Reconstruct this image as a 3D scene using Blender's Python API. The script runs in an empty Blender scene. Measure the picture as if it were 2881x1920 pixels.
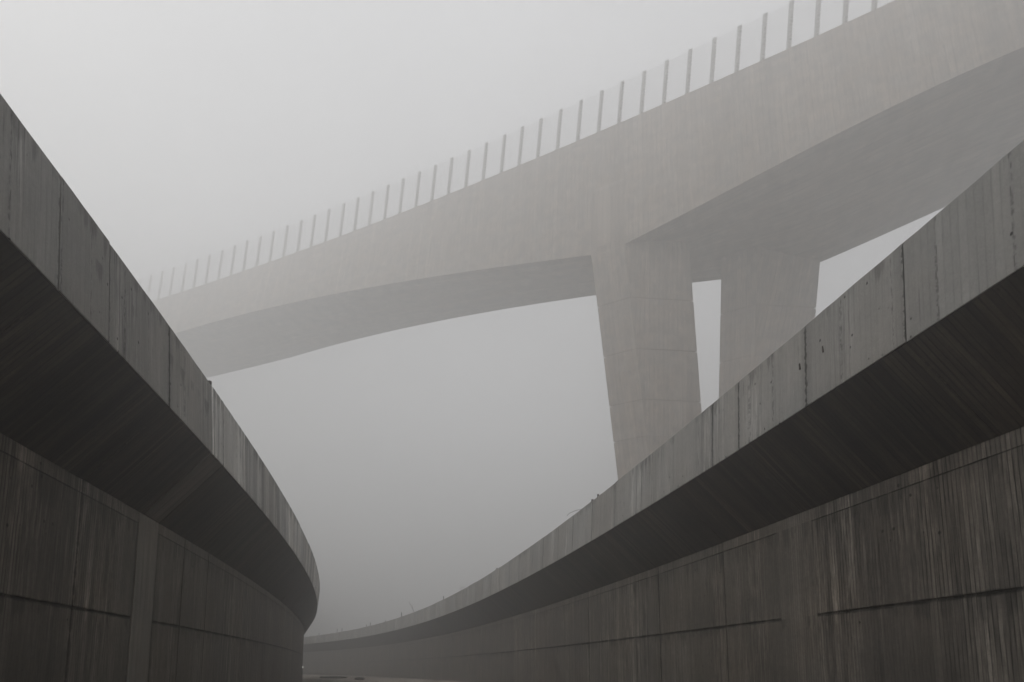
import bpy, bmesh, math, random
import numpy as np
from mathutils import Vector, Matrix

random.seed(7)
SC = bpy.context.scene
COL = SC.collection
EYE = 1.727                      # camera height above the ground
FPX, PITCH, HORIZ, ROLL = 1110.9, 0.09782, 1535.79, 0.0

# ------------------------------------------------------------------ helpers
def link(o, parent=None):
    COL.objects.link(o)
    if parent is not None:
        o.parent = parent
    return o

def tag(o, label=None, cat=None, group=None, kind=None):
    if label: o['label'] = label
    if cat: o['category'] = cat
    if group: o['group'] = group
    if kind: o['kind'] = kind
    return o

class MB:
    """collects faces with (u, v) in metres and links them as one mesh"""
    def __init__(self):
        self.v = []; self.f = []; self.uv = []
    def quad(self, pts, uvs):
        i = len(self.v)
        self.v += [tuple(p) for p in pts]
        self.f.append(tuple(range(i, i + len(pts))))
        self.uv += [tuple(u) for u in uvs]
    def grid(self, P, U):
        """P: rows x cols of points, U the same of uvs"""
        R, Cn = len(P), len(P[0])
        base = len(self.v)
        for r in range(R):
            for c in range(Cn):
                self.v.append(tuple(P[r][c]))
        for r in range(R - 1):
            for c in range(Cn - 1):
                a = base + r * Cn + c
                self.f.append((a, a + 1, a + Cn + 1, a + Cn))
                self.uv += [tuple(U[r][c]), tuple(U[r][c + 1]), tuple(U[r + 1][c + 1]), tuple(U[r + 1][c])]
    def box(self, c, ax, ay, az):
        """box from a centre and three half-axis vectors"""
        c, ax, ay, az = Vector(c), Vector(ax), Vector(ay), Vector(az)
        s = [(-1,-1,-1),(1,-1,-1),(1,1,-1),(-1,1,-1),(-1,-1,1),(1,-1,1),(1,1,1),(-1,1,1)]
        p = [c + ax*a + ay*b + az*d for a, b, d in s]
        for q in ((3,2,1,0),(4,5,6,7),(0,1,5,4),(1,2,6,5),(2,3,7,6),(3,0,4,7)):
            pts = [p[i] for i in q]
            w = (pts[1]-pts[0]).length; h = (pts[2]-pts[1]).length
            self.quad(pts, [(0,0),(w,0),(w,h),(0,h)])
    def tube(self, pts, r, n=6, r2=None):
        pts = [Vector(p) for p in pts]
        rings = []
        for i, p in enumerate(pts):
            d = (pts[min(i+1, len(pts)-1)] - pts[max(i-1, 0)]).normalized()
            a = d.orthogonal().normalized(); b = d.cross(a)
            rr = r if r2 is None else r + (r2 - r) * i / (len(pts) - 1)
            rings.append([p + (a*math.cos(t) + b*math.sin(t)) * rr for t in [2*math.pi*k/n for k in range(n+1)]])
        self.grid(rings, [[(k/n*.1, i*.3) for k in range(n+1)] for i in range(len(pts))])
        for ring in (rings[0][::-1], rings[-1]):
            self.quad(ring[:n], [(0,0)]*n)
    def build(self, name, mat, parent=None, smooth=False, weld=True):
        me = bpy.data.meshes.new(name)
        me.from_pydata(self.v, [], self.f)
        if getattr(self, 'panel', None):
            a, b = self.panel
            l2 = me.uv_layers.new(name='Edge')
            l2.data.foreach_set('uv', np.array([(u[0]-a, b-u[0]) for u in self.uv], dtype=np.float32).ravel())
        uvl = me.uv_layers.new(name='UVMap'); me.uv_layers.active = uvl; uvl.active_render = True
        flat = np.array(self.uv, dtype=np.float32).ravel()
        uvl.data.foreach_set('uv', flat)
        bm = bmesh.new(); bm.from_mesh(me)
        if weld:
            bmesh.ops.remove_doubles(bm, verts=bm.verts, dist=1e-4)
        bmesh.ops.recalc_face_normals(bm, faces=bm.faces)
        bm.to_mesh(me); bm.free()
        if smooth:
            for p in me.polygons: p.use_smooth = True
        me.materials.append(mat)
        o = bpy.data.objects.new(name, me)
        return link(o, parent)

def empty(name, loc):
    o = bpy.data.objects.new(name, None); o.location = loc
    o.empty_display_size = .5
    return link(o)

def local(o, pts):
    return pts

# ---------------------------------------------------------------- materials
class NT:
    def __init__(self, name):
        self.m = bpy.data.materials.new(name); self.m.use_nodes = True
        self.t = self.m.node_tree; self.t.nodes.clear()
        self.out = self.n('ShaderNodeOutputMaterial')
    def n(self, t, **kw):
        x = self.t.nodes.new(t)
        for k, v in kw.items(): setattr(x, k, v)
        return x
    def l(self, a, b): self.t.links.new(a, b)
    def put(self, sock, v):
        if isinstance(v, (int, float)): sock.default_value = v
        elif isinstance(v, (tuple, list)): sock.default_value = v
        else: self.l(v, sock)
    def math(self, op, a, b=0.0, c=0.0, clamp=False):
        x = self.n('ShaderNodeMath', operation=op); x.use_clamp = clamp
        self.put(x.inputs[0], a); self.put(x.inputs[1], b); self.put(x.inputs[2], c)
        return x.outputs[0]
    def remap(self, v, a, b, c, d, smooth=True):
        x = self.n('ShaderNodeMapRange'); x.interpolation_type = 'SMOOTHSTEP' if smooth else 'LINEAR'
        self.put(x.inputs[0], v)
        for i, q in enumerate((a, b, c, d)): self.put(x.inputs[i+1], q)
        return x.outputs[0]
    def vec(self, x, y, z=0.0):
        c = self.n('ShaderNodeCombineXYZ')
        self.put(c.inputs[0], x); self.put(c.inputs[1], y); self.put(c.inputs[2], z)
        return c.outputs[0]
    def noise(self, v, scale=1.0, detail=3.0, rough=.55):
        x = self.n('ShaderNodeTexNoise'); self.put(x.inputs['Vector'], v)
        x.inputs['Scale'].default_value = scale; x.inputs['Detail'].default_value = detail
        x.inputs['Roughness'].default_value = rough
        return x.outputs[0]
    def white(self, w):
        x = self.n('ShaderNodeTexWhiteNoise', noise_dimensions='1D'); self.put(x.inputs['W'], w)
        return x.outputs[0]
    def voro(self, v, scale=1.0, rnd=1.0):
        x = self.n('ShaderNodeTexVoronoi', feature='F1'); self.put(x.inputs['Vector'], v)
        x.inputs['Scale'].default_value = scale; x.inputs['Randomness'].default_value = rnd
        return x.outputs['Distance']
    def prod(self, *a):
        r = a[0]
        for b in a[1:]: r = self.math('MULTIPLY', r, b)
        return r

def concrete(name, base, board=.1, board_amp=.25, edge_amp=.25, streak_amp=.5, fine_amp=.35, blotch_amp=.3,
             dot_scale=5.0, dot_amp=.6, dot_cut=.55, panel=0.0, panel_amp=.0, warm=.0, bump=.6, stain_v=None, obj_amp=0.0,
             patch_amp=0.0, lines=(), edge_stain=False, ulines=(), mottle=0.0, wild=1.0, drips=(), cluster=(), sheet=0.0, sheet_amp=0.0, line_skip=None):
    N = NT(name)
    uvn = N.n('ShaderNodeUVMap'); uvn.uv_map = 'UVMap'
    sep = N.n('ShaderNodeSeparateXYZ'); N.l(uvn.outputs[0], sep.inputs[0])
    u, v = sep.outputs[0], sep.outputs[1]
    facs = []
    # slight wander of the board lines
    wob = N.math('MULTIPLY', N.math('SUBTRACT', N.noise(N.vec(N.math('MULTIPLY', u, 1.3), N.math('MULTIPLY', v, .4)), 1.0, 1.0), .5), .03)
    ub = N.math('DIVIDE', N.math('ADD', u, wob), board)
    bid = N.math('FLOOR', ub)
    bw = N.white(bid)
    # whole runs of boards come out lighter or darker
    run = N.noise(N.vec(N.math('MULTIPLY', u, .9), 3.7, N.math('MULTIPLY', v, .05)), 1.0, 2.0)
    mask = N.remap(run, .35, .62, .35, 1.0)
    if cluster:
        cm = N.noise(N.vec(N.math('MULTIPLY', u, .75), N.math('MULTIPLY', v, .12), 66.0), 1.0, 2.0, .5)
        cmask = N.remap(cm, cluster[0], cluster[1], cluster[2], 1.0)
        mask = N.math('MULTIPLY', mask, N.math('ADD', .15, N.math('MULTIPLY', cmask, .85)))
    facs.append(N.math('ADD', 1.0 - board_amp/2, N.prod(bw, mask, board_amp)))
    fr = N.math('FRACT', ub)
    d = N.math('MINIMUM', fr, N.math('SUBTRACT', 1.0, fr))
    e = N.remap(d, 0.0, .2, 1.0, 0.0)
    en = N.remap(N.noise(N.vec(N.math('MULTIPLY', bid, 7.3), N.math('MULTIPLY', v, .7)), 1.0, 2.0), .36, .56, 0.0, 1.0)
    facs.append(N.math('SUBTRACT', 1.0, N.prod(e, en, mask, edge_amp)))
    # runs of water down the face
    s1 = N.noise(N.vec(N.math('MULTIPLY', u, 5.5), N.math('MULTIPLY', v, .16*wild), 1.0), 1.0, 4.0, .65)
    kk = 1.0
    if sheet:
        su = N.math('DIVIDE', N.math('ADD', u, N.math('MULTIPLY', N.noise(N.vec(N.math('MULTIPLY', u, .8), 71.0), 1.0, 1.0), sheet*2.2)), sheet)
        facs.append(N.math('ADD', 1.0 - sheet_amp/2, N.math('MULTIPLY', N.white(N.math('ADD', N.math('FLOOR', su), .37)), sheet_amp)))
        sf = N.math('FRACT', su)
        sd = N.math('MINIMUM', sf, N.math('SUBTRACT', 1.0, sf))
        sn = N.noise(N.vec(N.math('MULTIPLY', N.math('FLOOR', su), 3.3), N.math('MULTIPLY', v, 5.0), 81.0), 1.0, 3.0, .7)
        facs.append(N.math('SUBTRACT', 1.0, N.prod(N.remap(sd, .012, .03, 1.0, 0.0), N.remap(sn, .45, .6, 0.0, 1.0), .45)))
    if obj_amp:
        oi0 = N.n('ShaderNodeObjectInfo')
        kk = N.remap(N.white(N.math('MULTIPLY', oi0.outputs['Random'], 37.0)), 0.0, 1.0, .15, 1.6, False)
    if cluster:
        kk = N.math('MULTIPLY', kk, cmask)
    if line_skip:
        inb = N.math('MULTIPLY', N.math('GREATER_THAN', u, line_skip[0]), N.math('LESS_THAN', u, line_skip[1]))
        kk = N.math('MULTIPLY', kk, N.math('SUBTRACT', 1.0, N.math('MULTIPLY', inb, .6)))
        facs.append(N.math('ADD', 1.0, N.math('MULTIPLY', inb, .06)))
    sa = N.remap(s1, .28, .72, -streak_amp/2, streak_amp/2, False)
    facs.append(N.math('MULTIPLY_ADD', sa, kk, 1.0))
    s2 = N.noise(N.vec(N.math('MULTIPLY', u, 26.0), N.math('MULTIPLY', v, .55*wild), 5.0), 1.0, 3.0, .6)
    facs.append(N.math('MULTIPLY_ADD', N.remap(s2, .28, .72, -fine_amp/2, fine_amp/2, False), kk, 1.0))
    bl = N.noise(N.vec(N.math('MULTIPLY', u, .45), N.math('MULTIPLY', v, .45), 9.0), 1.0, 5.0, .6)
    facs.append(N.remap(bl, .3, .7, 1.0 - blotch_amp/2, 1.0 + blotch_amp/2, False))
    gr = N.noise(N.vec(N.math('MULTIPLY', u, 30.0), N.math('MULTIPLY', v, 30.0), 2.0), 1.0, 3.0, .7)
    facs.append(N.remap(gr, .3, .7, .9, 1.1, False))
    if mottle:
        mo = N.noise(N.vec(N.math('MULTIPLY', u, 9.0), N.math('MULTIPLY', v, 6.0), 12.0), 1.0, 4.0, .7)
        facs.append(N.remap(mo, .3, .7, 1.0 - mottle/2, 1.0 + mottle/2, False))
    for (vt, ml, amp) in drips:
        # water stains that start at an edge and run down to uneven lengths
        ln = N.noise(N.vec(N.math('MULTIPLY', u, 4.5), vt), 1.0, 4.0, .75)
        ln2 = N.noise(N.vec(N.math('MULTIPLY', u, .7), vt + 9.0), 1.0, 2.0, .5)
        L_ = N.prod(N.remap(ln, .42, .75, 0.0, ml, False), N.remap(ln2, .4, .6, .25, 1.2))
        dv = N.math('SUBTRACT', vt, v)
        k = N.prod(N.remap(N.math('DIVIDE', dv, N.math('ADD', L_, .01)), .55, 1.05, 1.0, 0.0), N.math('GREATER_THAN', dv, -.02), N.remap(L_, .05, .4, 0.0, 1.0))
        facs.append(N.math('SUBTRACT', 1.0, N.math('MULTIPLY', k, amp)))
    # dark narrow drips with ragged ends
    dr = N.noise(N.vec(N.math('MULTIPLY', u, 8.0), N.math('MULTIPLY', v, .35), 21.0), 1.0, 2.0, .5)
    drm = N.noise(N.vec(N.math('MULTIPLY', u, 1.1), N.math('MULTIPLY', v, .8), 31.0), 1.0, 3.0, .5)
    facs.append(N.math('SUBTRACT', 1.0, N.prod(N.remap(dr, .62, .74, 0.0, 1.0), N.remap(drm, .48, .62, 0.0, 1.0), .45)))
    # blow holes
    vd = N.voro(N.vec(N.math('MULTIPLY', u, dot_scale), N.math('MULTIPLY', v, dot_scale*.75)), 1.0, 1.0)
    dm = N.noise(N.vec(N.math('MULTIPLY', u, 1.7), N.math('MULTIPLY', v, 1.1), 41.0), 1.0, 3.0, .6)
    dots = N.prod(N.remap(vd, .07, .13, 1.0, 0.0), N.remap(dm, dot_cut-.04, dot_cut+.04, 0.0, 1.0))
    facs.append(N.math('SUBTRACT', 1.0, N.math('MULTIPLY', dots, dot_amp)))
    if panel:
        pid = N.white(N.math('FLOOR', N.math('DIVIDE', u, panel)))
        facs.append(N.math('ADD', 1.0 - panel_amp/2, N.math('MULTIPLY', pid, panel_amp)))
    if obj_amp:
        oi = N.n('ShaderNodeObjectInfo')
        facs.append(N.math('ADD', 1.0 - obj_amp/2, N.math('MULTIPLY', oi.outputs['Random'], obj_amp)))
    for (v0, hw, amp) in lines:
        # dirt that has gathered along a day joint, of uneven width
        jn = N.noise(N.vec(N.math('MULTIPLY', u, 1.6), 55.0, N.math('MULTIPLY', v, .0)), 1.0, 4.0, .7)
        dd = N.math('ABSOLUTE', N.math('SUBTRACT', v, v0))
        wid = N.remap(jn, .3, .75, hw*.35, hw*1.3, False)
        k = N.remap(N.math('DIVIDE', dd, wid), .35, 1.15, 1.0, 0.0)
        facs.append(N.math('SUBTRACT', 1.0, N.prod(k, N.remap(jn, .3, .6, .35, 1.0), amp, 1.0 if not line_skip else N.math('SUBTRACT', 1.0, inb))))
    if ulines:
        dmin = None
        for j in ulines:
            q = N.math('ABSOLUTE', N.math('SUBTRACT', u, j))
            dmin = q if dmin is None else N.math('MINIMUM', dmin, q)
        jn = N.noise(N.vec(N.math('MULTIPLY', u, .5), N.math('MULTIPLY', v, 2.2), 61.0), 1.0, 4.0, .7)
        wid = N.remap(jn, .35, .7, .02, .12, False)
        facs.append(N.math('SUBTRACT', 1.0, N.prod(N.remap(N.math('DIVIDE', dmin, wid), .4, 1.1, 1.0, 0.0), .55)))
    if edge_stain:
        ue = N.n('ShaderNodeUVMap'); ue.uv_map = 'Edge'
        se = N.n('ShaderNodeSeparateXYZ'); N.l(ue.outputs[0], se.inputs[0])
        oi2 = N.n('ShaderNodeObjectInfo')
        for q, off in ((se.outputs[0], 3.0), (se.outputs[1], 8.0)):
            rnd = N.white(N.math('ADD', N.math('MULTIPLY', oi2.outputs['Random'], 91.0), off))
            nz = N.noise(N.vec(off, N.math('MULTIPLY', v, 7.0), N.math('MULTIPLY', rnd, 50.0)), 1.0, 3.0, .7)
            wd = N.remap(nz, .42, .62, .012, .075, False)
            k = N.remap(N.math('DIVIDE', q, wd), .5, 1.0, 1.0, 0.0)
            facs.append(N.math('SUBTRACT', 1.0, N.prod(k, N.remap(rnd, .2, .8, .08, .65))))
            # faint wider grey bleed
            k2 = N.remap(N.math('ADD', q, N.math('MULTIPLY', nz, .15)), .1, .34, 1.0, 0.0)
            facs.append(N.math('SUBTRACT', 1.0, N.prod(k2, N.remap(rnd, .3, .9, 0.0, .22))))
    F = N.prod(*facs)
    # hue drifts a little between warm and cool grey
    hue = N.noise(N.vec(N.math('MULTIPLY', u, .3), N.math('MULTIPLY', v, .2), 77.0), 1.0, 3.0)
    mix = N.n('ShaderNodeMix', data_type='RGBA')
    N.l(N.remap(hue, .35, .65, 0.0, 1.0), mix.inputs[0])
    mix.inputs[6].default_value = (base[0]*(1+warm), base[1], base[2]*(1-warm), 1)
    mix.inputs[7].default_value = (base[0]*(1-warm*.6), base[1], base[2]*(1+warm*.6), 1)
    mul = N.n('ShaderNodeVectorMath', operation='SCALE')
    N.l(mix.outputs[2], mul.inputs[0]); N.l(F, mul.inputs['Scale'])
    b = N.n('ShaderNodeBsdfPrincipled')
    N.l(mul.outputs[0], b.inputs['Base Color'])
    N.put(b.inputs['Roughness'], N.remap(bl, .3, .7, .72, .92))
    b.inputs['Specular IOR Level'].default_value = .25
    hgt = N.math('ADD', N.math('ADD', N.math('MULTIPLY', N.prod(bw, mask), .5), N.math('MULTIPLY', N.prod(e, en), -.7)),
                 N.math('ADD', N.math('MULTIPLY', gr, .25), N.math('MULTIPLY', dots, -1.5)))
    bp = N.n('ShaderNodeBump'); bp.inputs['Strength'].default_value = bump; bp.inputs['Distance'].default_value = .006
    N.l(hgt, bp.inputs['Height']); N.l(bp.outputs[0], b.inputs['Normal'])
    N.l(b.outputs[0], N.out.inputs[0])
    return N.m

def plain(name, col, rough=.7, metal=0.0, var=.3, scale=6.0):
    N = NT(name)
    tc = N.n('ShaderNodeTexCoord')
    ns = N.noise(tc.outputs['Object'], scale, 4.0, .6)
    mul = N.n('ShaderNodeVectorMath', operation='SCALE')
    mul.inputs[0].default_value = col[:3]
    N.l(N.remap(ns, .3, .7, 1-var/2, 1+var/2, False), mul.inputs['Scale'])
    b = N.n('ShaderNodeBsdfPrincipled')
    N.l(mul.outputs[0], b.inputs['Base Color'])
    b.inputs['Roughness'].default_value = rough; b.inputs['Metallic'].default_value = metal
    bp = N.n('ShaderNodeBump'); bp.inputs['Strength'].default_value = .5; bp.inputs['Distance'].default_value = .02
    N.l(ns, bp.inputs['Height']); N.l(bp.outputs[0], b.inputs['Normal'])
    N.l(b.outputs[0], N.out.inputs[0])
    return N.m

ZJ = 1.5553 + EYE
HA_TOP_L, HA_TOP_R = 9.6362 + EYE, 6.9292 + 2.0362 + EYE
lwj = [8.2, 9.9, 12.85, 18.9, 21.3, 26.5, 31.7]
rwj = [18.0, 22.5, 30.2]
def wall_mat(uj, zs, skip=None):
    return concrete('board_marked_concrete', (.148, .131, .111), board=.085, board_amp=.65, edge_amp=.95, streak_amp=.95, fine_amp=1.1,
                    blotch_amp=.5, dot_scale=3.2, dot_amp=.7, dot_cut=.55, warm=.025, bump=1.0, panel=2.5, panel_amp=.15, mottle=.3, wild=2.4,
                    cluster=(.42, .62, .4), line_skip=skip,
                    lines=((ZJ, .09, .85), (zs + EYE, .03, .75)), ulines=uj, drips=((ZJ - .02, 1.0, .4), (zs + EYE, 1.6, .35)))
M_wall_l, M_wall_r = wall_mat([8.2, 12.85, 15.56, 16.84], 4.583), wall_mat([22.5], 4.382, (14.02, 15.38))
M_soffit_shaded = concrete('shaded_soffit_concrete', (.048, .037, .027), board=.11, board_amp=.9, edge_amp=.8, streak_amp=.8, fine_amp=.7,  # near-black base: the shade on the downward face is put into the colour
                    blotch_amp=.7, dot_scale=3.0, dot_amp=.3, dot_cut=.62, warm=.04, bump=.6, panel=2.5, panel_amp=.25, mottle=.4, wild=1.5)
M_fascia = concrete('parapet_concrete', (.405, .395, .375), board=.14, board_amp=.3, edge_amp=.45, streak_amp=.9, fine_amp=.8,
                    blotch_amp=.25, dot_scale=4.2, dot_amp=.85, dot_cut=.50, warm=.02, bump=.6, obj_amp=.16, edge_stain=True, mottle=.14, wild=1.6,
                    cluster=(.48, .62, .14), sheet=1.15, sheet_amp=.2, drips=((HA_TOP_L, .7, .35), (HA_TOP_R, .7, .35)))
M_fascia_pale = concrete('pale_parapet_concrete', (.60, .59, .565), board=.2, board_amp=.4, edge_amp=.5, streak_amp=1.0, fine_amp=.8,
                    blotch_amp=.25, dot_scale=4.2, dot_amp=.9, dot_cut=.47, warm=.02, bump=.6, obj_amp=.3, edge_stain=True, mottle=.14, wild=1.4,
                    cluster=(.44, .58, .2), sheet=.8, sheet_amp=.5, drips=((HA_TOP_L, 1.0, .4),))
M_closure = concrete('closure_concrete', (.195, .180, .158), board=.4, board_amp=.2, edge_amp=.2, streak_amp=.5, fine_amp=.35,
                     blotch_amp=.4, dot_scale=5.0, dot_amp=.6, dot_cut=.56, warm=.04, bump=.5)
M_closure_shaded = concrete('shaded_closure_concrete', (.10, .085, .07), board=.4, board_amp=.3, edge_amp=.3, streak_amp=.5, fine_amp=.4,  # darker copy of the closure concrete, soffit shade put into its colour
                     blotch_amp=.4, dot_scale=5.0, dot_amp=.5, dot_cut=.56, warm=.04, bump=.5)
M_bridge = concrete('bridge_concrete', (.36, .314, .270), board=.9, board_amp=.2, edge_amp=.3, streak_amp=.5, fine_amp=.3,
                    blotch_amp=.5, dot_scale=1.2, dot_amp=.0, dot_cut=.7, warm=.03, bump=.2, panel=13.0, panel_amp=.14)
M_steel = plain('galvanised_steel', (.46, .45, .43), .6, .0, .2, 2.0)
M_rust = plain('rusty_rebar', (.055, .040, .032), .85, .1, .5, 20.0)
M_pale = plain('pale_plastic', (.6, .6, .58), .5, 0, .1, 4.0)
M_stone = plain('dark_stone', (.07, .064, .056), .9, 0, .5, 5.0)

# ---------------------------------------------------------------- the two retaining walls
HA, HB_L, HC_L, HJ_L = 9.6362, 7.6, 4.9530, 1.5553
RB, RC, RJ = 6.9292, 4.7520, 1.5642
FH = HA - HB_L
WC, OA = 1.5137, -.1887
PL = dict(x=-7.6395, th=-.14718, k0=-.0039133, k1=-.0020011, k2=.0110179, side=-1, g=.00046688)
PR = dict(x=10.4010, th=-.18735, k0=-.0033274, k1=.0000738, k2=-.0013164, side=1, g=-.00062566)
SS = np.linspace(-60, 200, 2601)
def make_plan(p):
    sk = np.clip(SS, -40, 175)
    h = p['th'] + p['k0']*SS + p['k1']*sk**2/2*1e-2 + p['k2']*sk**3/6*1e-4
    ds = SS[1]-SS[0]
    def integ(w):
        c = np.concatenate([[0], np.cumsum((w[1:]+w[:-1])/2*ds)])
        return c - np.interp(0, SS, c)
    p['X'] = p['x'] + integ(np.sin(h)); p['Y'] = integ(np.cos(h)); p['H'] = h
make_plan(PL); make_plan(PR)
def rk_top(p, s): return min(max(0, s), 30) * (.053 if p['side'] < 0 else .024)      # joints of the parapet rake back with height
def rk_sof(p, s): return min(max(0, s), 45) * (.060 if p['side'] < 0 else .050)      # and the soffit's towards its root
def at(p, s, off, z):
    """point at arc length s, off metres away from the lane, z above the ground"""
    x = np.interp(s, SS, p['X']); y = np.interp(s, SS, p['Y']); h = np.interp(s, SS, p['H'])
    o = off * p['side']
    return Vector((x + math.cos(h)*o, y - math.sin(h)*o, z + p['g']*s))

def sweep(mb, p, ss, prof, v0=0.0, rake=None, caps=True):
    rake = rake or [0.0]*len(prof)
    """prof: list of (offset, z); u runs with s, v with the profile's length"""
    vs = [v0]
    for a, b in zip(prof[:-1], prof[1:]):
        vs.append(vs[-1] + math.hypot(b[0]-a[0], b[1]-a[1]))
    P = []; U = []
    for i, (o, z) in enumerate(prof):
        P.append([at(p, s - rk_sof(p, s)*rake[i], o, z) for s in ss]); U.append([(s, vs[i]) for s in ss])
    mb.grid(P, U)
    if caps:
        for s in (ss[0], ss[-1]):
            q = [at(p, s - rk_sof(p, s)*rake[i], o, z) for i, (o, z) in enumerate(prof)]
            mb.quad(q, [(o, z) for o, z in prof])

def rng(a, b, step):
    n = max(1, int(round((b-a)/step)))
    return [a + (b-a)*i/n for i in range(n+1)]

def build_wall(p, label, zA, zB, zC, zJ, joints, wall_joints, no_groove, s0, s1, closure, steps):
    root = empty('retaining_wall', at(p, 10, WC, 0))
    tag(root, label, 'wall', kind='thing')
    zA += EYE; zB += EYE; zC += EYE; zJ += EYE
    inv = Matrix.Translation(-root.location)
    def put(o):
        o.matrix_parent_inverse = Matrix.Translation(-root.location)
        return o
    cl = closure
    # --- wall face with real grooves
    segs = [(s0, s1)] if cl is None else [(s0, cl[0]), (cl[1], s1)]
    mb = MB()
    for (a, b) in segs:
        cols = set(rng(a, b, .5))
        gj = [j for j in wall_joints if a+.1 < j < b-.1]
        for j in gj:
            cols -= {c for c in cols if abs(c-j) < .06 and c not in (a, b)}
            cols |= {j-.022, j-.015, j+.015, j+.022}
        for (na, nb) in no_groove:
            cols |= {q for q in (na-.01, na, nb, nb+.01) if a < q < b}
        cols = sorted(cols)
        zU = zC - .37
        rows = [-.4, .6, 1.6, 2.6, zJ-.035, zJ-.02, zJ+.02, zJ+.035, 4.2, 5.2, zU-.016, zU-.008, zU+.008, zU+.016, zC+.03]
        jit = {c: .004*math.sin(c*1.7)+.003*math.sin(c*5.1+1) for c in cols}
        P = []; U = []
        for r, z in enumerate(rows):
            row = []; ur = []
            for c in cols:
                d = 0.0
                if any(abs(c-j) < .0155 for j in gj): d = .035 if p['side'] < 0 else .02
                ing = any(na-.001 <= c <= nb+.001 for na, nb in no_groove)
                if r in (5, 6) and not ing: d = max(d, .028)
                if r in (11, 12) and not ing: d = max(d, .014)
                if ing: d = -.002
                row.append(at(p, c, WC + d + jit[c], z)); ur.append((c, z))
            P.append(row); U.append(ur)
        mb.grid(P, U)
    # back of the wall and its top, so that it is a solid body
    bs = rng(s0, s1, 2.0)
    sweep(mb, p, bs, [(WC+1.6, -.4), (WC+1.6, zC+.03)], caps=False)
    for s in (s0, s1):
        mb.quad([at(p, s, o, z) for o, z in ((WC, -.4), (WC+1.6, -.4), (WC+1.6, zC+.03), (WC, zC+.03))], [(0, 0), (1.6, 0), (1.6, zC), (0, zC)])
    if cl is not None:          # concrete behind the open joints beside the closure strip
        sweep(mb, p, rng(cl[0]-.3, cl[1]+.3, .2), [(WC+.05, -.4), (WC+.05, zC+.2), (WC+.5, zC+.2)], caps=False)
    put(mb.build('wall_face', M_wall_l if p['side'] < 0 else M_wall_r, root, weld=False))
    joints = [j + rk_top(p, j) for j in joints]          # the lists give the top of each joint
    # --- cantilever: sloping soffit, core of the parapet, back
    mb = MB()
    for (a, b) in (segs if cl is None else [(s0, cl[2]), (cl[3], s1)]):
        ss = set(rng(a, b, .4))
        ss = sorted(ss)
        prof = [(WC+.35, zC), (WC-.02, zC-.002), (.03, zB-.015), (.07, zB+.05), (OA+.07, zA-.05), (.42, zA-.06), (.62, zB+.3), (WC+1.5, zB+.1), (WC+1.5, zC+.1)]
        sweep(mb, p, ss, prof, v0=0.0, rake=[1, 1, 0, 0, 0, 0, 0, 1, 1])
    if cl is not None:
        sweep(mb, p, rng(cl[2]-.3, cl[3]+.3, .2), [(WC+.3, zC+.05), (WC-.0, zC+.08), (.09, zB+.02), (.3, zB+.4)], rake=[1, 1, 0, 0], caps=False)
    put(mb.build('cantilever', M_soffit_shaded, root, weld=False))
    # soffit formwork joints: thin fins left by grout, each its own piece
    seam_s = [j for j in joints[::2] if s0 < j < min(s1, 60) and j > 4]
    for j in seam_s:
        if cl is not None and cl[2]-.6 < j < cl[3]+.6: continue
        mb = MB()
        A = at(p, j - rk_sof(p, j)*.99, WC-.04, zC+.01); Bq = at(p, j, .05, zB-.03)
        mid = (A+Bq)/2; ax = (Bq-A)/2
        h = np.interp(j, SS, p['H']); ay = Vector((math.sin(h), math.cos(h), 0)); ay = (ay - ax.normalized()*ay.dot(ax.normalized())).normalized()*.014
        az = ax.cross(ay).normalized()*.009
        mb.box(mid, ax, ay, az)
        put(mb.build('formwork_seam', M_soffit_shaded, root))
    # --- closure pour between two casting sections
    if cl is not None:
        mb = MB()
        sweep(mb, p, rng(cl[0]+.045, cl[1]-.045, .25), [(WC+.4, -.4), (WC-.006, -.4), (WC-.006, zC-.004), (WC+.4, zC-.004)], v0=-.4)
        put(mb.build('closure_strip', M_closure, root, weld=False))
        mb = MB()
        sweep(mb, p, rng(cl[2]+.05, cl[3]-.05, .25), [(WC+.35, zC+.004), (WC-.03, zC+.002), (.025, zB-.025), (.1, zB), (WC+1, zC+1)], rake=[1, 1, 0, 0, 1])
        put(mb.build('closure_strip', M_closure_shaded, root, weld=False))
    # --- parapet panels
    for a, b in zip(joints[:-1], joints[1:]):
        mid = (a+b)/2
        rs = random.Random(int(mid*100))
        gap = .0075 if p['side'] > 0 else .017
        do = rs.uniform(-.006, .006); dz = rs.uniform(-.02, .02); db = rs.uniform(-.006, .006)
        for (sa, sb, eb) in steps:
            if sa-.05 <= a and b <= sb+.05: db += eb
        ss = rng(a+gap, b-gap, .3 if mid < 40 else .8)
        if len(ss) < 2: ss = [a+gap, b-gap]
        mb = MB()
        n = len(ss)
        wob = [rs.uniform(-.012, .008) for _ in ss]
        ch = .014
        rows = [(.34, zB+db, 0), (do+ch*.6, zB+db, 0), (do, zB+db+ch, 0), (OA*.5+do, (zA+zB)/2, 0), (OA+do, zA+dz-ch, .6), (OA+do+ch, zA+dz, 1), (.40, zA+dz-.01, 1), (.40, zB+.6, 0)]
        P = [[at(p, s - rk_top(p, s)*(z-zB)/(zA-zB), o, z + w*wob[i]) for i, s in enumerate(ss)] for (o, z, w) in rows]
        U = [[(s, z if 0 < r < 5 else z+o) for s in ss] for r, (o, z, w) in enumerate(rows)]
        mb.grid(P, U)
        mb.panel = (a, b)
        for i in (0, n-1):
            mb.quad([P[r][i] for r in range(len(rows))], [(o, z) for o, z, w in rows])
        put(mb.build('parapet_panel', M_fascia_pale if p['side'] < 0 and a > 16.5 else M_fascia, root, weld=False))
    return root, put

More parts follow.
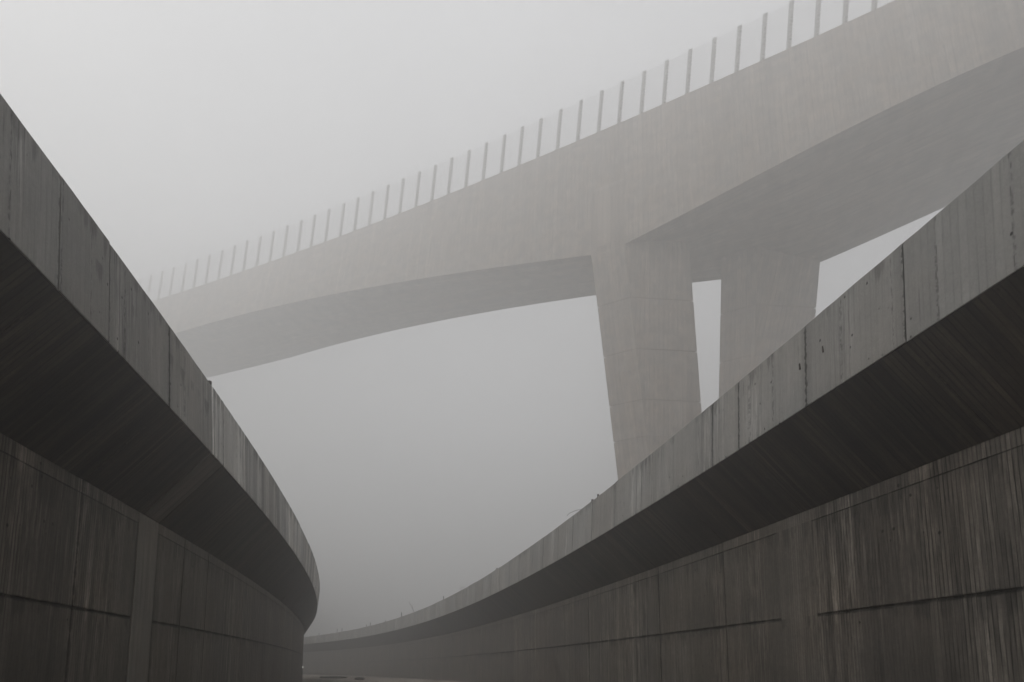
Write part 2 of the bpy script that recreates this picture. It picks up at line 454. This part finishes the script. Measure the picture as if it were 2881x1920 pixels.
def steps_from(lst, step, end):
    o = list(lst)
    while o[-1] < end: o.append(o[-1] + step)
    return o
lj = [-22, -19.4, -16.8, -14.2, -11.6, -9, -6.4, -3.8, -1.2, 1.4, 3.8, 6.2, 8.72, 10.25, 12.97, 15.9, 17.02, 19.62, 22.25, 24.85]
lj = steps_from(lj, 2.6, 92)
rj = [-20, -17.4, -14.9, -12.4, -9.9, -7.4, -4.9, -2.4, .1, 2.6, 5.1, 7.1, 9.65, 12.2, 14.76, 16.05, 18.4, 20.82, 23.3, 25.85, 28.45, 30.8, 33.5]
rj = steps_from(rj, 2.6, 176)
wall_l, put_l = build_wall(PL, 'dark concrete wall on the left with one smooth vertical strip, curving out of sight', HA, HB_L, HC_L, HJ_L,
                    lj, lwj, [], -22, 92, (15.55, 16.85, 16.72, 17.88), [])
wall_r, put_r = build_wall(PR, 'long concrete wall on the right, in front of the piers, stubs along its parapet', RB+FH, RB, RC, RJ,
                    rj, rwj, [(14.02, 15.38)], -20, 176, None, [(14.76, 16.05, -.045), (16.05, 18.4, -.03)])

# ---- details on the parapets
def top_r(s, o=.12): return at(PR, s, OA + o, RB + FH + EYE)
def stub(put, root, base, h, r, lean=(0, 0), mat=None, name='rebar_stub'):
    mb = MB()
    mb.tube([base + Vector((0, 0, -.1)), base + Vector((lean[0]*.5, lean[1]*.5, h*.5)), base + Vector((lean[0], lean[1], h))], r, 6)
    put(mb.build(name, mat or M_rust, root))
# a bent wire and the two knots it is tied to
mb = MB()
b0 = top_r(27.3, .02)
t_ = (top_r(29.4, .02) - b0)
mb.tube([b0 + Vector((0, 0, -.05)), b0 + t_*.15 + Vector((0, 0, .06)), b0 + t_*.5 + Vector((0, 0, .20)), b0 + t_*.8 + Vector((0, 0, .29)), b0 + t_*.95 + Vector((0, 0, .30)), b0 + t_*1.02 + Vector((0, 0, .25))], .011, 6)
put_r(mb.build('bent_wire', M_rust, wall_r))
for s, h, r in ((25.3, .13, .05), (26.0, .09, .06)):
    stub(put_r, wall_r, top_r(s, .05), h, r)
stub(put_r, wall_r, top_r(45.2), .2, .07)
# the loop of pale pipe standing on the parapet
mb = MB(); c = top_r(57.2); h = np.interp(57.2, SS, PR['H']); ad = Vector((math.sin(h), math.cos(h), 0))
side = Vector((math.cos(h), -math.sin(h), 0))
mb.tube([c + side*(.38*math.cos(t)) + ad*(.25*math.cos(t)) + Vector((0, 0, .12 + .18*math.sin(t))) for t in [2*math.pi*i/18 for i in range(18)] + [0.001]], .04, 6)
put_r(mb.build('lifting_loop', M_pale, wall_r))
for s, h, r, ln in ((66, .5, .05, (.02, 0)), (81.5, 1.7, .022, (-1.0, .3)), (82.2, 1.3, .02, (-.25, .2)), (89.5, .8, .09, (0, 0)), (100, .35, .08, (0, 0)),
                    (110.5, .75, .08, (.1, 0)), (113, .5, .07, (0, 0)), (130.5, .9, .08, (0, 0)), (134, .95, .08, (0, 0)), (147, .6, .08, (0, 0))):
    stub(put_r, wall_r, top_r(s), h, r, ln)
for s in (12.52, 11.79):  # thin dark plates standing in for the dark recesses of two tie slots
    mb = MB(); z = RB + EYE + FH*.55
    h = np.interp(s, SS, PR['H'])
    mb.box(at(PR, s, OA*.55 - .004, z), Vector((math.sin(h), math.cos(h), 0))*.018, Vector((math.cos(h), -math.sin(h), 0))*.012, (0, 0, .085))
    put_r(mb.build('dark_slot', M_rust, wall_r))
def top_l(s, o=.06): return at(PL, s, OA + o, HA + EYE)
stub(put_l, wall_l, top_l(15.9), .13, .06)
stub(put_l, wall_l, top_l(17.05), .05, .035)
stub(put_l, wall_l, top_l(13.2), .03, .03)
mb = MB(); h = np.interp(12.98, SS, PL['H'])  # another dark plate in place of a small slot's recess
mb.box(at(PL, 12.98, OA*.9 - .003, HA + EYE - .22), Vector((math.sin(h), math.cos(h), 0))*.016, Vector((math.cos(h), -math.sin(h), 0))*.012, (0, 0, .06))
put_l(mb.build('dark_slot', M_rust, wall_l))

# ---------------------------------------------------------------- the high bridge
BS = 4.0
B = dict(x0=5.309316, y0=21.066802, th=1.990351, k=.00243998, w=4.745092, sf=8.557404, aL1=.2120137, aL2=-.00248498, aR1=.1802966,
         aR2=.00651938, ht=7.426584, g=-.0284038, ot=.7556059, pw=1.6, aL3=-2.80814e-5, aR3=-.00053984)
TS = np.linspace(-80, 50, 1301)
_h = B['th'] + B['k']*TS
def _integ(w):
    c = np.concatenate([[0], np.cumsum((w[1:]+w[:-1])/2*(TS[1]-TS[0]))]); return c - np.interp(0, TS, c)
BX = B['x0'] + _integ(np.sin(_h)); BY = B['y0'] + _integ(np.cos(_h))
def bpt(s, off, z):
    """s along the near lower edge, off towards the far side, z above the eye: all in unit of BS metres"""
    h = B['th'] + B['k']*s
    x = np.interp(s, TS, BX) - math.cos(h)*off; y = np.interp(s, TS, BY) + math.sin(h)*off
    return Vector((x*BS, y*BS, z*BS + EYE))
def haunch(s):
    l = min(max(-s - B['pw'], 0), 33); r = min(max(s, 0), 15)
    return B['aL1']*l + B['aL2']*l*l + B['aL3']*l**3 + B['aR1']*r + B['aR2']*r*r + B['aR3']*r**3
def z_near(s): return 20 + B['g']*s + haunch(s)
def z_far(s): return 20 + B['g']*s + haunch(s - B['sf'])
def z_top(s): return 20 + B['ht'] + B['g']*s
BR = empty('bridge', bpt(0, 2, -EYE/BS))
tag(BR, 'tall concrete bridge on two tapered piers crossing overhead, its far end lost in fog', 'bridge')
def put_b(o):
    o.matrix_parent_inverse = Matrix.Translation(-BR.location); return o
bs = sorted(set(rng(-70, 30, .5)) | {-B['pw'], 0.0, B['sf'], B['sf']-B['pw']})
cop = .42
slope = B['ot']/B['ht']
def web_off(s, z, s_pier=None):
    return (z - (20 + B['g']*s)) * 0 
P = []; U = []
W = B['w']
def ring(s):
    zn, zf, zt = z_near(s), z_far(s), z_top(s)
    # near web leans back a little towards its top
    o = lambda z: B['ot'] * max(0.0, min(1.0, (z - zn) / (zt - zn)))
    return [(0, zn), (o(zt-cop), zt-cop), (B['ot'], zt - .02), (B['ot'] + .28, zt), (W - B['ot'] - .28, zt), (W - B['ot'], zt - .02),
            (W - B['ot']*.95, zt-cop), (W, zf)]
rings = {s: ring(s) for s in bs}
mb = MB()
def strip(i, j):
    Pp = [[bpt(s, *rings[s][i]) for s in bs], [bpt(s, *rings[s][j]) for s in bs]]
    Uu = [[(s*BS, rings[s][i][1]*BS) for s in bs], [(s*BS, rings[s][j][1]*BS + abs(rings[s][i][0]-rings[s][j][0])*BS) for s in bs]]
    mb.grid(Pp, Uu)
strip(0, 1); strip(6, 7)
# soffit
Pp = []; Uu = []
for k in range(7):
    t = k/6
    Pp.append([bpt(s, W*t, z_near(s)*(1-t) + z_far(s)*t) for s in bs]); Uu.append([(W*t*BS, s*BS) for s in bs])
mb.grid(Pp, Uu)
for s in (bs[0], bs[-1]):
    mb.quad([bpt(s, *q) for q in rings[s]], [(q[0], q[1]) for q in rings[s]])
put_b(mb.build('girder', M_bridge, BR, weld=False))
mb = MB()
strip(1, 2); strip(2, 3); strip(3, 4); strip(4, 5); strip(5, 6)
put_b(mb.build('coping', M_bridge, BR, weld=False))

# piers: two tapered skewed legs
Np = Vector((B['x0'], B['y0'], 0))
def raw(s, off):
    h = B['th'] + B['k']*s
    return Vector((np.interp(s, TS, BX) - math.cos(h)*off, np.interp(s, TS, BY) + math.sin(h)*off, 0))
NL = raw(-B['pw'], 0); FP = raw(B['sf'], W)
rowv = (FP - Np); LROW = rowv.length; rowv.normalize()
nar = NL - Np                                           # along the narrow face
nout = Vector((math.cos(B['th']), -math.sin(B['th']), 0))   # out of the near web
def pier(m0, m1, l0, l1, joints, top=20.35, bottom=None):
    """m0, m1: ends along the pier row at soffit level; l0, l1: how far each end moves along the row per unit downwards"""
    mb = MB()
    zb = -EYE/BS - .2
    zs = [top, 20.0]
    for j in joints:
        zs += [j+.035, j+.02, j-.02, j-.035]
    zs += [0, zb]
    zs = sorted(set(zs), reverse=True)
    P = []; U = []
    for z in zs:
        dn = max(0.0, 20 - z)
        a, b = m0 + l0*dn, m1 + l1*dn
        g = .045 if any(abs(z-j) < .025 for j in joints) else 0.0
        kk = 1 - .004*dn
        c = [Np + rowv*(a+g), Np + rowv*(a+g) + nar*kk, Np + rowv*(b-g) + nar*kk, Np + rowv*(b-g)]
        c = [(q + (nar.normalized()*(-g if i in (1, 2) else g))) for i, q in enumerate(c)]
        # thin chamfers at the four corners
        ring = []
        for i in range(4):
            pv, nx = c[i-1], c[(i+1) % 4]
            ring += [c[i] + (pv - c[i]).normalized()*.03, c[i] + (nx - c[i]).normalized()*.03]
        ring.append(ring[0])
        L = [0]
        for q0, q1 in zip(ring[:-1], ring[1:]): L.append(L[-1] + (q1-q0).length)
        P.append([Vector((q.x*BS, q.y*BS, z*BS + EYE)) for q in ring]); U.append([(l*BS, z*BS) for l in L])
    mb.grid(P, U)
    for r in (P[0], P[-1]): mb.quad(r[:-1], [(0, 0)]*8)
    return mb
pj = [14.75, 12.28, 10.53, 8.2, 5.9, 17.3]
put_b(pier(0.0, 3.22, .0885, .035, pj).build('pier', M_bridge, BR, weld=False))
put_b(pier(6.56, LROW, -.070, -.150, pj).build('pier', M_bridge, BR, weld=False))
# shallow pilaster that carries the near pier up over the web
mb = MB()
for sgn in (1,):
    P = []
    for z, pr in ((19.9, .004), (20.3, .012), (23.6, .05), (24.2, -.06)):
        q = []
        for f in (0.0, 1.0):
            s = -B['pw']*f
            zn = z_near(s); zt = z_top(s)
            o = B['ot'] * max(0.0, (z - zn) / (zt - zn))
            q += [bpt(s, o - pr, z), bpt(s, o + .4, z)] if f == 0 else [bpt(s, o + .4, z), bpt(s, o - pr, z)]
        P.append(q + [q[0]])
    mb.grid(P, [[(c*.6, r*1.5) for c in range(5)] for r in range(4)])
put_b(mb.build('pilaster', M_bridge, BR, weld=False))

# ---------------------------------------------------------------- wire fence along the bridge
FO = B['ot'] + .16
FN = empty('wire_fence', bpt(0, FO, z_top(0)))
tag(FN, 'tall fence of slim steel posts and level wires along the near edge of the bridge', 'fence')
def put_f(o):
    o.matrix_parent_inverse = Matrix.Translation(-FN.location); return o
post_s = [-35.7, -34.47, -33.17, -31.93, -30.67, -29.4, -28.15, -26.93, -25.69, -24.47, -23.21, -21.97, -20.81, -19.59, -18.37, -17.22, -16.06, -14.89,
          -13.76, -12.59, -11.46, -10.33, -9.17, -8.05, -6.91, -5.83, -4.73, -3.61, -2.49, -1.38, -.33, .77, 1.85, 2.93, 4.01, 5.08, 6.13, 7.17, 8.22, 9.25, 10.26]
post_s = [-60.7+1.25*i for i in range(20)] + post_s + [11.27 + .99*i for i in range(17)]
FHT = 2.42
NW = 13; WPER = 2
LEAN = .10
def fpt(s, hgt):
    a = bpt(s, FO, z_top(s)); d = (bpt(s+.5, FO, z_top(s+.5)) - bpt(s-.5, FO, z_top(s-.5))).normalized()
    return a + Vector((0, 0, hgt*BS)) + d*(LEAN*hgt*BS), d
pm = None
wires_h = [FHT*(.10 + .87*i/(NW-1)) for i in range(NW)]
for s in post_s:
    if pm is None:
        mb = MB()
        base = Vector((0, 0, 0)); up = Vector((LEAN, 0, 1))*FHT*BS
        # H section: web and two flanges
        mb.box(up/2, (.11, 0, 0), (0, .02, 0), up/2)
        mb.box(up/2 + Vector((0, -.16, 0)), (.16, 0, 0), (0, .03, 0), up/2)
        mb.box(up/2 + Vector((0, .16, 0)), (.16, 0, 0), (0, .03, 0), up/2)
        mb.box((0, 0, -.03), (.32, 0, 0), (0, .26, 0), (0, 0, .06))
        for hgt in wires_h:
            c = Vector((LEAN*hgt*BS, -.0, hgt*BS))
            mb.box(c + Vector((.38, -.05, 0)), (.23, 0, 0), (0, .2, 0), (0, 0, .18))
        o = mb.build('post', M_steel, FN)
        pm = o.data
        first = True
    else:
        o = bpy.data.objects.new('post', pm); link(o, FN)
    a, d = fpt(s, 0)
    o.matrix_parent_inverse = Matrix.Translation(-FN.location)
    o.location = a; o.rotation_euler = (0, 0, math.atan2(d.y, d.x))
for hgt in [FHT*(.10 + .87*i/((NW-1)*WPER)) for i in range((NW-1)*WPER+1)]:
    mb = MB()
    mb.tube([fpt(s, hgt)[0] for s in rng(post_s[0], post_s[-1], 1.2)], .02, 4)
    put_f(mb.build('wire', M_steel, FN))

# ---------------------------------------------------------------- ground and what lies on it
N = NT('packed_earth')
tc = N.n('ShaderNodeTexCoord')
n1 = N.noise(tc.outputs['Object'], .35, 6.0, .65); n2 = N.noise(tc.outputs['Object'], 9.0, 4.0, .7)
mx = N.n('ShaderNodeMix', data_type='RGBA'); N.l(N.remap(n1, .35, .65, 0.0, 1.0), mx.inputs[0])
mx.inputs[6].default_value = (.10, .085, .07, 1); mx.inputs[7].default_value = (.17, .145, .12, 1)
mul = N.n('ShaderNodeVectorMath', operation='SCALE'); N.l(mx.outputs[2], mul.inputs[0]); N.l(N.remap(n2, .3, .7, .75, 1.2, False), mul.inputs['Scale'])
b = N.n('ShaderNodeBsdfPrincipled'); N.l(mul.outputs[0], b.inputs['Base Color']); b.inputs['Roughness'].default_value = .95
bp = N.n('ShaderNodeBump'); bp.inputs['Distance'].default_value = .05; N.l(N.math('ADD', n1, N.math('MULTIPLY', n2, .4)), bp.inputs['Height']); N.l(bp.outputs[0], b.inputs['Normal'])
N.l(b.outputs[0], N.out.inputs[0]); M_ground = N.m
mb = MB()
xs = [-3000, -800, -250] + rng(-120, 120, 4) + [250, 800, 3000]; ys = [-3000, -800, -200, -60] + rng(-30, 210, 4) + [350, 900, 3000]
gp = [[Vector((x, y, 0.05*math.sin(x*.23)*math.sin(y*.17) if abs(x) < 121 and -31 < y < 211 else 0)) for x in xs] for y in ys]
mb.grid(gp, [[(p.x, p.y) for p in r] for r in gp])
tag(mb.build('ground', M_ground, smooth=True), kind='structure')
# low bank of pale spoil along the foot of the right wall, far off
M_spoil = plain('pale_spoil', (.25, .215, .18), .95, 0, .5, 3.0)
def gpx(px, py, z):
    """point at height z seen at a place of the photograph's ground"""
    d = (EYE - z)*FPX/(py - HORIZ)
    return Vector(((px-1176.5)/FPX*d, d, z))
crest = [gpx(690, 1551.2, .3), gpx(736, 1553, .3), gpx(778, 1554.5, .3), gpx(820, 1556, .3), gpx(880, 1558.4, .3), gpx(943, 1561, .3), gpx(1000, 1564, .3), gpx(1080, 1567.5, .3), gpx(1200, 1573, .3), gpx(1330, 1580, .3)]
mb = MB(); rows = []; rr = random.Random(3)
fine = []
for a, b in zip(crest[:-1], crest[1:]):
    for k in range(6): fine.append(a.lerp(b, k/6))
fine.append(crest[-1])
for i, c in enumerate(fine):
    d = (fine[min(i+1, len(fine)-1)] - fine[max(i-1, 0)]).normalized(); nrm = Vector((-d.y, d.x, 0))
    if nrm.y > 0: nrm = -nrm                      # towards the camera
    f = min(1, i/4, (len(fine)-1-i)/10)
    q = lambda o, z: Vector((c.x, c.y, 0)) + nrm*o + Vector((0, 0, z))
    hh = (.3 + .05*math.sin(i*.7) + rr.uniform(-.03, .03))*f
    rows.append([q(-4.5, -.12), q(-2.2, hh*.6), q(-.6, hh*.98), q(.4, hh + rr.uniform(-.03, .03)*f), q(1.6, hh*.75 + rr.uniform(-.04, .04)*f), q(3.2, hh*.4), q(5.5, -.12)])
mb.grid(rows, [[(q.x, q.y) for q in r] for r in rows])
tag(mb.build('earth_bank', M_spoil, smooth=True), kind='structure')
def lump(name, loc, size, mat, seed, label, cat):
    bm = bmesh.new(); bmesh.ops.create_icosphere(bm, subdivisions=3, radius=1)
    r = random.Random(seed); ph = [r.uniform(0, 6) for _ in range(6)]
    for v in bm.verts:
        c = v.co
        k = 1 + .14*math.sin(c.x*3+ph[0])*math.sin(c.y*3.3+ph[1]) + .10*math.sin(c.z*5+ph[2]+c.x*4)
        c *= k
        for ax in range(3): c[ax] = math.copysign(min(abs(c[ax]), .78), c[ax])
    me = bpy.data.meshes.new(name); bm.to_mesh(me); bm.free()
    me.materials.append(mat)
    o = bpy.data.objects.new(name, me); o.scale = size; o.location = loc; link(o)
    return tag(o, label, cat)

lump('stone_slab', gpx(769, 1556.5, .34), (2.6, .5, .2), M_stone, 1, 'long flat dark slab lying on the pale earth bank at the far bend', 'slab')
lump('stone', gpx(829, 1559.5, .34), (.75, .5, .24), M_stone, 5, 'small dark stone lying on the pale earth bank, right of the long slab', 'stone')
c = gpx(697.5, 1533.2, EYE) if False else Vector(((697.6-1176.5)/FPX*62, 62, EYE + .14))
LP = empty('site_lamp', (c.x, c.y, 0)); tag(LP, 'small round pale lamp on a thin post beside the far edge of the left wall', 'lamp')
mb = MB(); mb.tube([(0, 0, -.2), (0, 0, c.z - .1)], .03, 8); o = mb.build('post', M_rust, LP)
bm = bmesh.new(); bmesh.ops.create_uvsphere(bm, u_segments=16, v_segments=10, radius=.12)
for v_ in bm.verts: v_.co.z *= .85; v_.co.z += c.z
me = bpy.data.meshes.new('lamp_head'); bm.to_mesh(me); bm.free()
for f_ in me.polygons: f_.use_smooth = True
LN = NT('lamp_glass'); em = LN.n('ShaderNodeEmission'); em.inputs['Color'].default_value = (1, .96, .9, 1); em.inputs['Strength'].default_value = .6
LN.l(em.outputs[0], LN.out.inputs[0]); me.materials.append(LN.m)
o = bpy.data.objects.new('lamp_head', me); link(o, LP)

# ---------------------------------------------------------------- sky, light, fog
w = bpy.data.worlds.new('World'); SC.world = w; w.use_nodes = True
t = w.node_tree; t.nodes.clear()
wo = t.nodes.new('ShaderNodeOutputWorld'); bg = t.nodes.new('ShaderNodeBackground')
sky = t.nodes.new('ShaderNodeTexSky'); sky.sky_type = 'NISHITA'; sky.sun_disc = False
SUN_EL, SUN_AZ = math.radians(46), math.radians(266)
sky.sun_elevation = SUN_EL; sky.sun_rotation = SUN_AZ; sky.air_density = 1.0; sky.dust_density = 6.0; sky.ozone_density = 1.0
hs = t.nodes.new('ShaderNodeHueSaturation'); hs.inputs['Saturation'].default_value = .03
t.links.new(sky.outputs[0], hs.inputs['Color'])
# an overcast sky is about three times brighter overhead than at the horizon
tcw = t.nodes.new('ShaderNodeTexCoord'); sp = t.nodes.new('ShaderNodeSeparateXYZ'); t.links.new(tcw.outputs['Generated'], sp.inputs[0])
mr = t.nodes.new('ShaderNodeMapRange'); mr.inputs[1].default_value = 0; mr.inputs[2].default_value = 1; mr.inputs[3].default_value = .48; mr.inputs[4].default_value = 1.25
t.links.new(sp.outputs[2], mr.inputs[0])
cl_n = t.nodes.new('ShaderNodeTexNoise'); cl_n.inputs['Scale'].default_value = 1.7; cl_n.inputs['Detail'].default_value = 3
t.links.new(tcw.outputs['Generated'], cl_n.inputs['Vector'])
cl_r = t.nodes.new('ShaderNodeMapRange'); cl_r.inputs[1].default_value = .3; cl_r.inputs[2].default_value = .7; cl_r.inputs[3].default_value = .88; cl_r.inputs[4].default_value = 1.1
t.links.new(cl_n.outputs[0], cl_r.inputs[0])
cl_m = t.nodes.new('ShaderNodeMath'); cl_m.operation = 'MULTIPLY'
mx_ = t.nodes.new('ShaderNodeMapRange'); mx_.inputs[1].default_value = -.6; mx_.inputs[2].default_value = .6; mx_.inputs[3].default_value = .72; mx_.inputs[4].default_value = 1.12
t.links.new(sp.outputs[0], mx_.inputs[0])
cl_2 = t.nodes.new('ShaderNodeMath'); cl_2.operation = 'MULTIPLY'; t.links.new(mr.outputs[0], cl_2.inputs[0]); t.links.new(mx_.outputs[0], cl_2.inputs[1])
t.links.new(cl_2.outputs[0], cl_m.inputs[0]); t.links.new(cl_r.outputs[0], cl_m.inputs[1])
vm = t.nodes.new('ShaderNodeMix'); vm.data_type = 'RGBA'; vm.blend_type = 'MIX'; vm.inputs[0].default_value = .85
SKY_G = 9.6
gray = t.nodes.new('ShaderNodeVectorMath'); gray.operation = 'SCALE'; gray.inputs[0].default_value = (SKY_G*.985, SKY_G*.99, SKY_G*1.012)
t.links.new(cl_m.outputs[0], gray.inputs['Scale'])
t.links.new(hs.outputs[0], vm.inputs[6]); t.links.new(gray.outputs[0], vm.inputs[7])
t.links.new(vm.outputs[2], bg.inputs[0]); bg.inputs[1].default_value = .10
t.links.new(bg.outputs[0], wo.inputs[0])

sl = bpy.data.lights.new('sun', 'SUN'); sl.energy = 1.3; sl.angle = math.radians(35); sl.color = (1, .985, .97)
so = bpy.data.objects.new('sun', sl); link(so)
dirv = Vector((math.sin(SUN_AZ)*math.cos(SUN_EL), math.cos(SUN_AZ)*math.cos(SUN_EL), math.sin(SUN_EL)))
so.rotation_euler = (-dirv).to_track_quat('-Z', 'Y').to_euler(); so.location = dirv*80

HAZE = .0083
mb = MB(); mb.box((0, 70, 68), (460, 0, 0), (0, 400, 0), (0, 0, 69.2))
HN = NT('fog'); vp = HN.n('ShaderNodeVolumePrincipled')
vp.inputs['Color'].default_value = (.92, .92, .915, 1); vp.inputs['Density'].default_value = HAZE; vp.inputs['Anisotropy'].default_value = .68
HN.l(vp.outputs[0], HN.out.inputs['Volume'])
hz = mb.build('haze', HN.m); tag(hz, kind='stuff'); 

# ---------------------------------------------------------------- camera and render settings
cd = bpy.data.cameras.new('camera'); cam = bpy.data.objects.new('camera', cd); link(cam)
cd.sensor_width = 36; cd.lens = FPX/2353*36; cd.clip_end = 8000; cd.clip_start = .05
cd.shift_y = (HORIZ - FPX*math.tan(PITCH) - 784)/2353
cam.location = (0, 0, EYE); cam.rotation_euler = (math.pi/2 + PITCH, 0, 0)
SC.camera = cam
SC.view_settings.view_transform = 'Standard'; SC.view_settings.look = 'None'; SC.view_settings.gamma = 1; SC.view_settings.exposure = 0
cy = SC.cycles
cy.max_bounces = 8; cy.diffuse_bounces = 4; cy.volume_bounces = 3; cy.transparent_max_bounces = 8
cy.use_denoising = True
try:
    cy.denoiser = 'OPENIMAGEDENOISE'; cy.denoising_input_passes = 'RGB_ALBEDO_NORMAL'; cy.denoising_prefilter = 'ACCURATE'
except Exception as ex:
    print(ex)
cy.caustics_reflective = False; cy.caustics_refractive = False
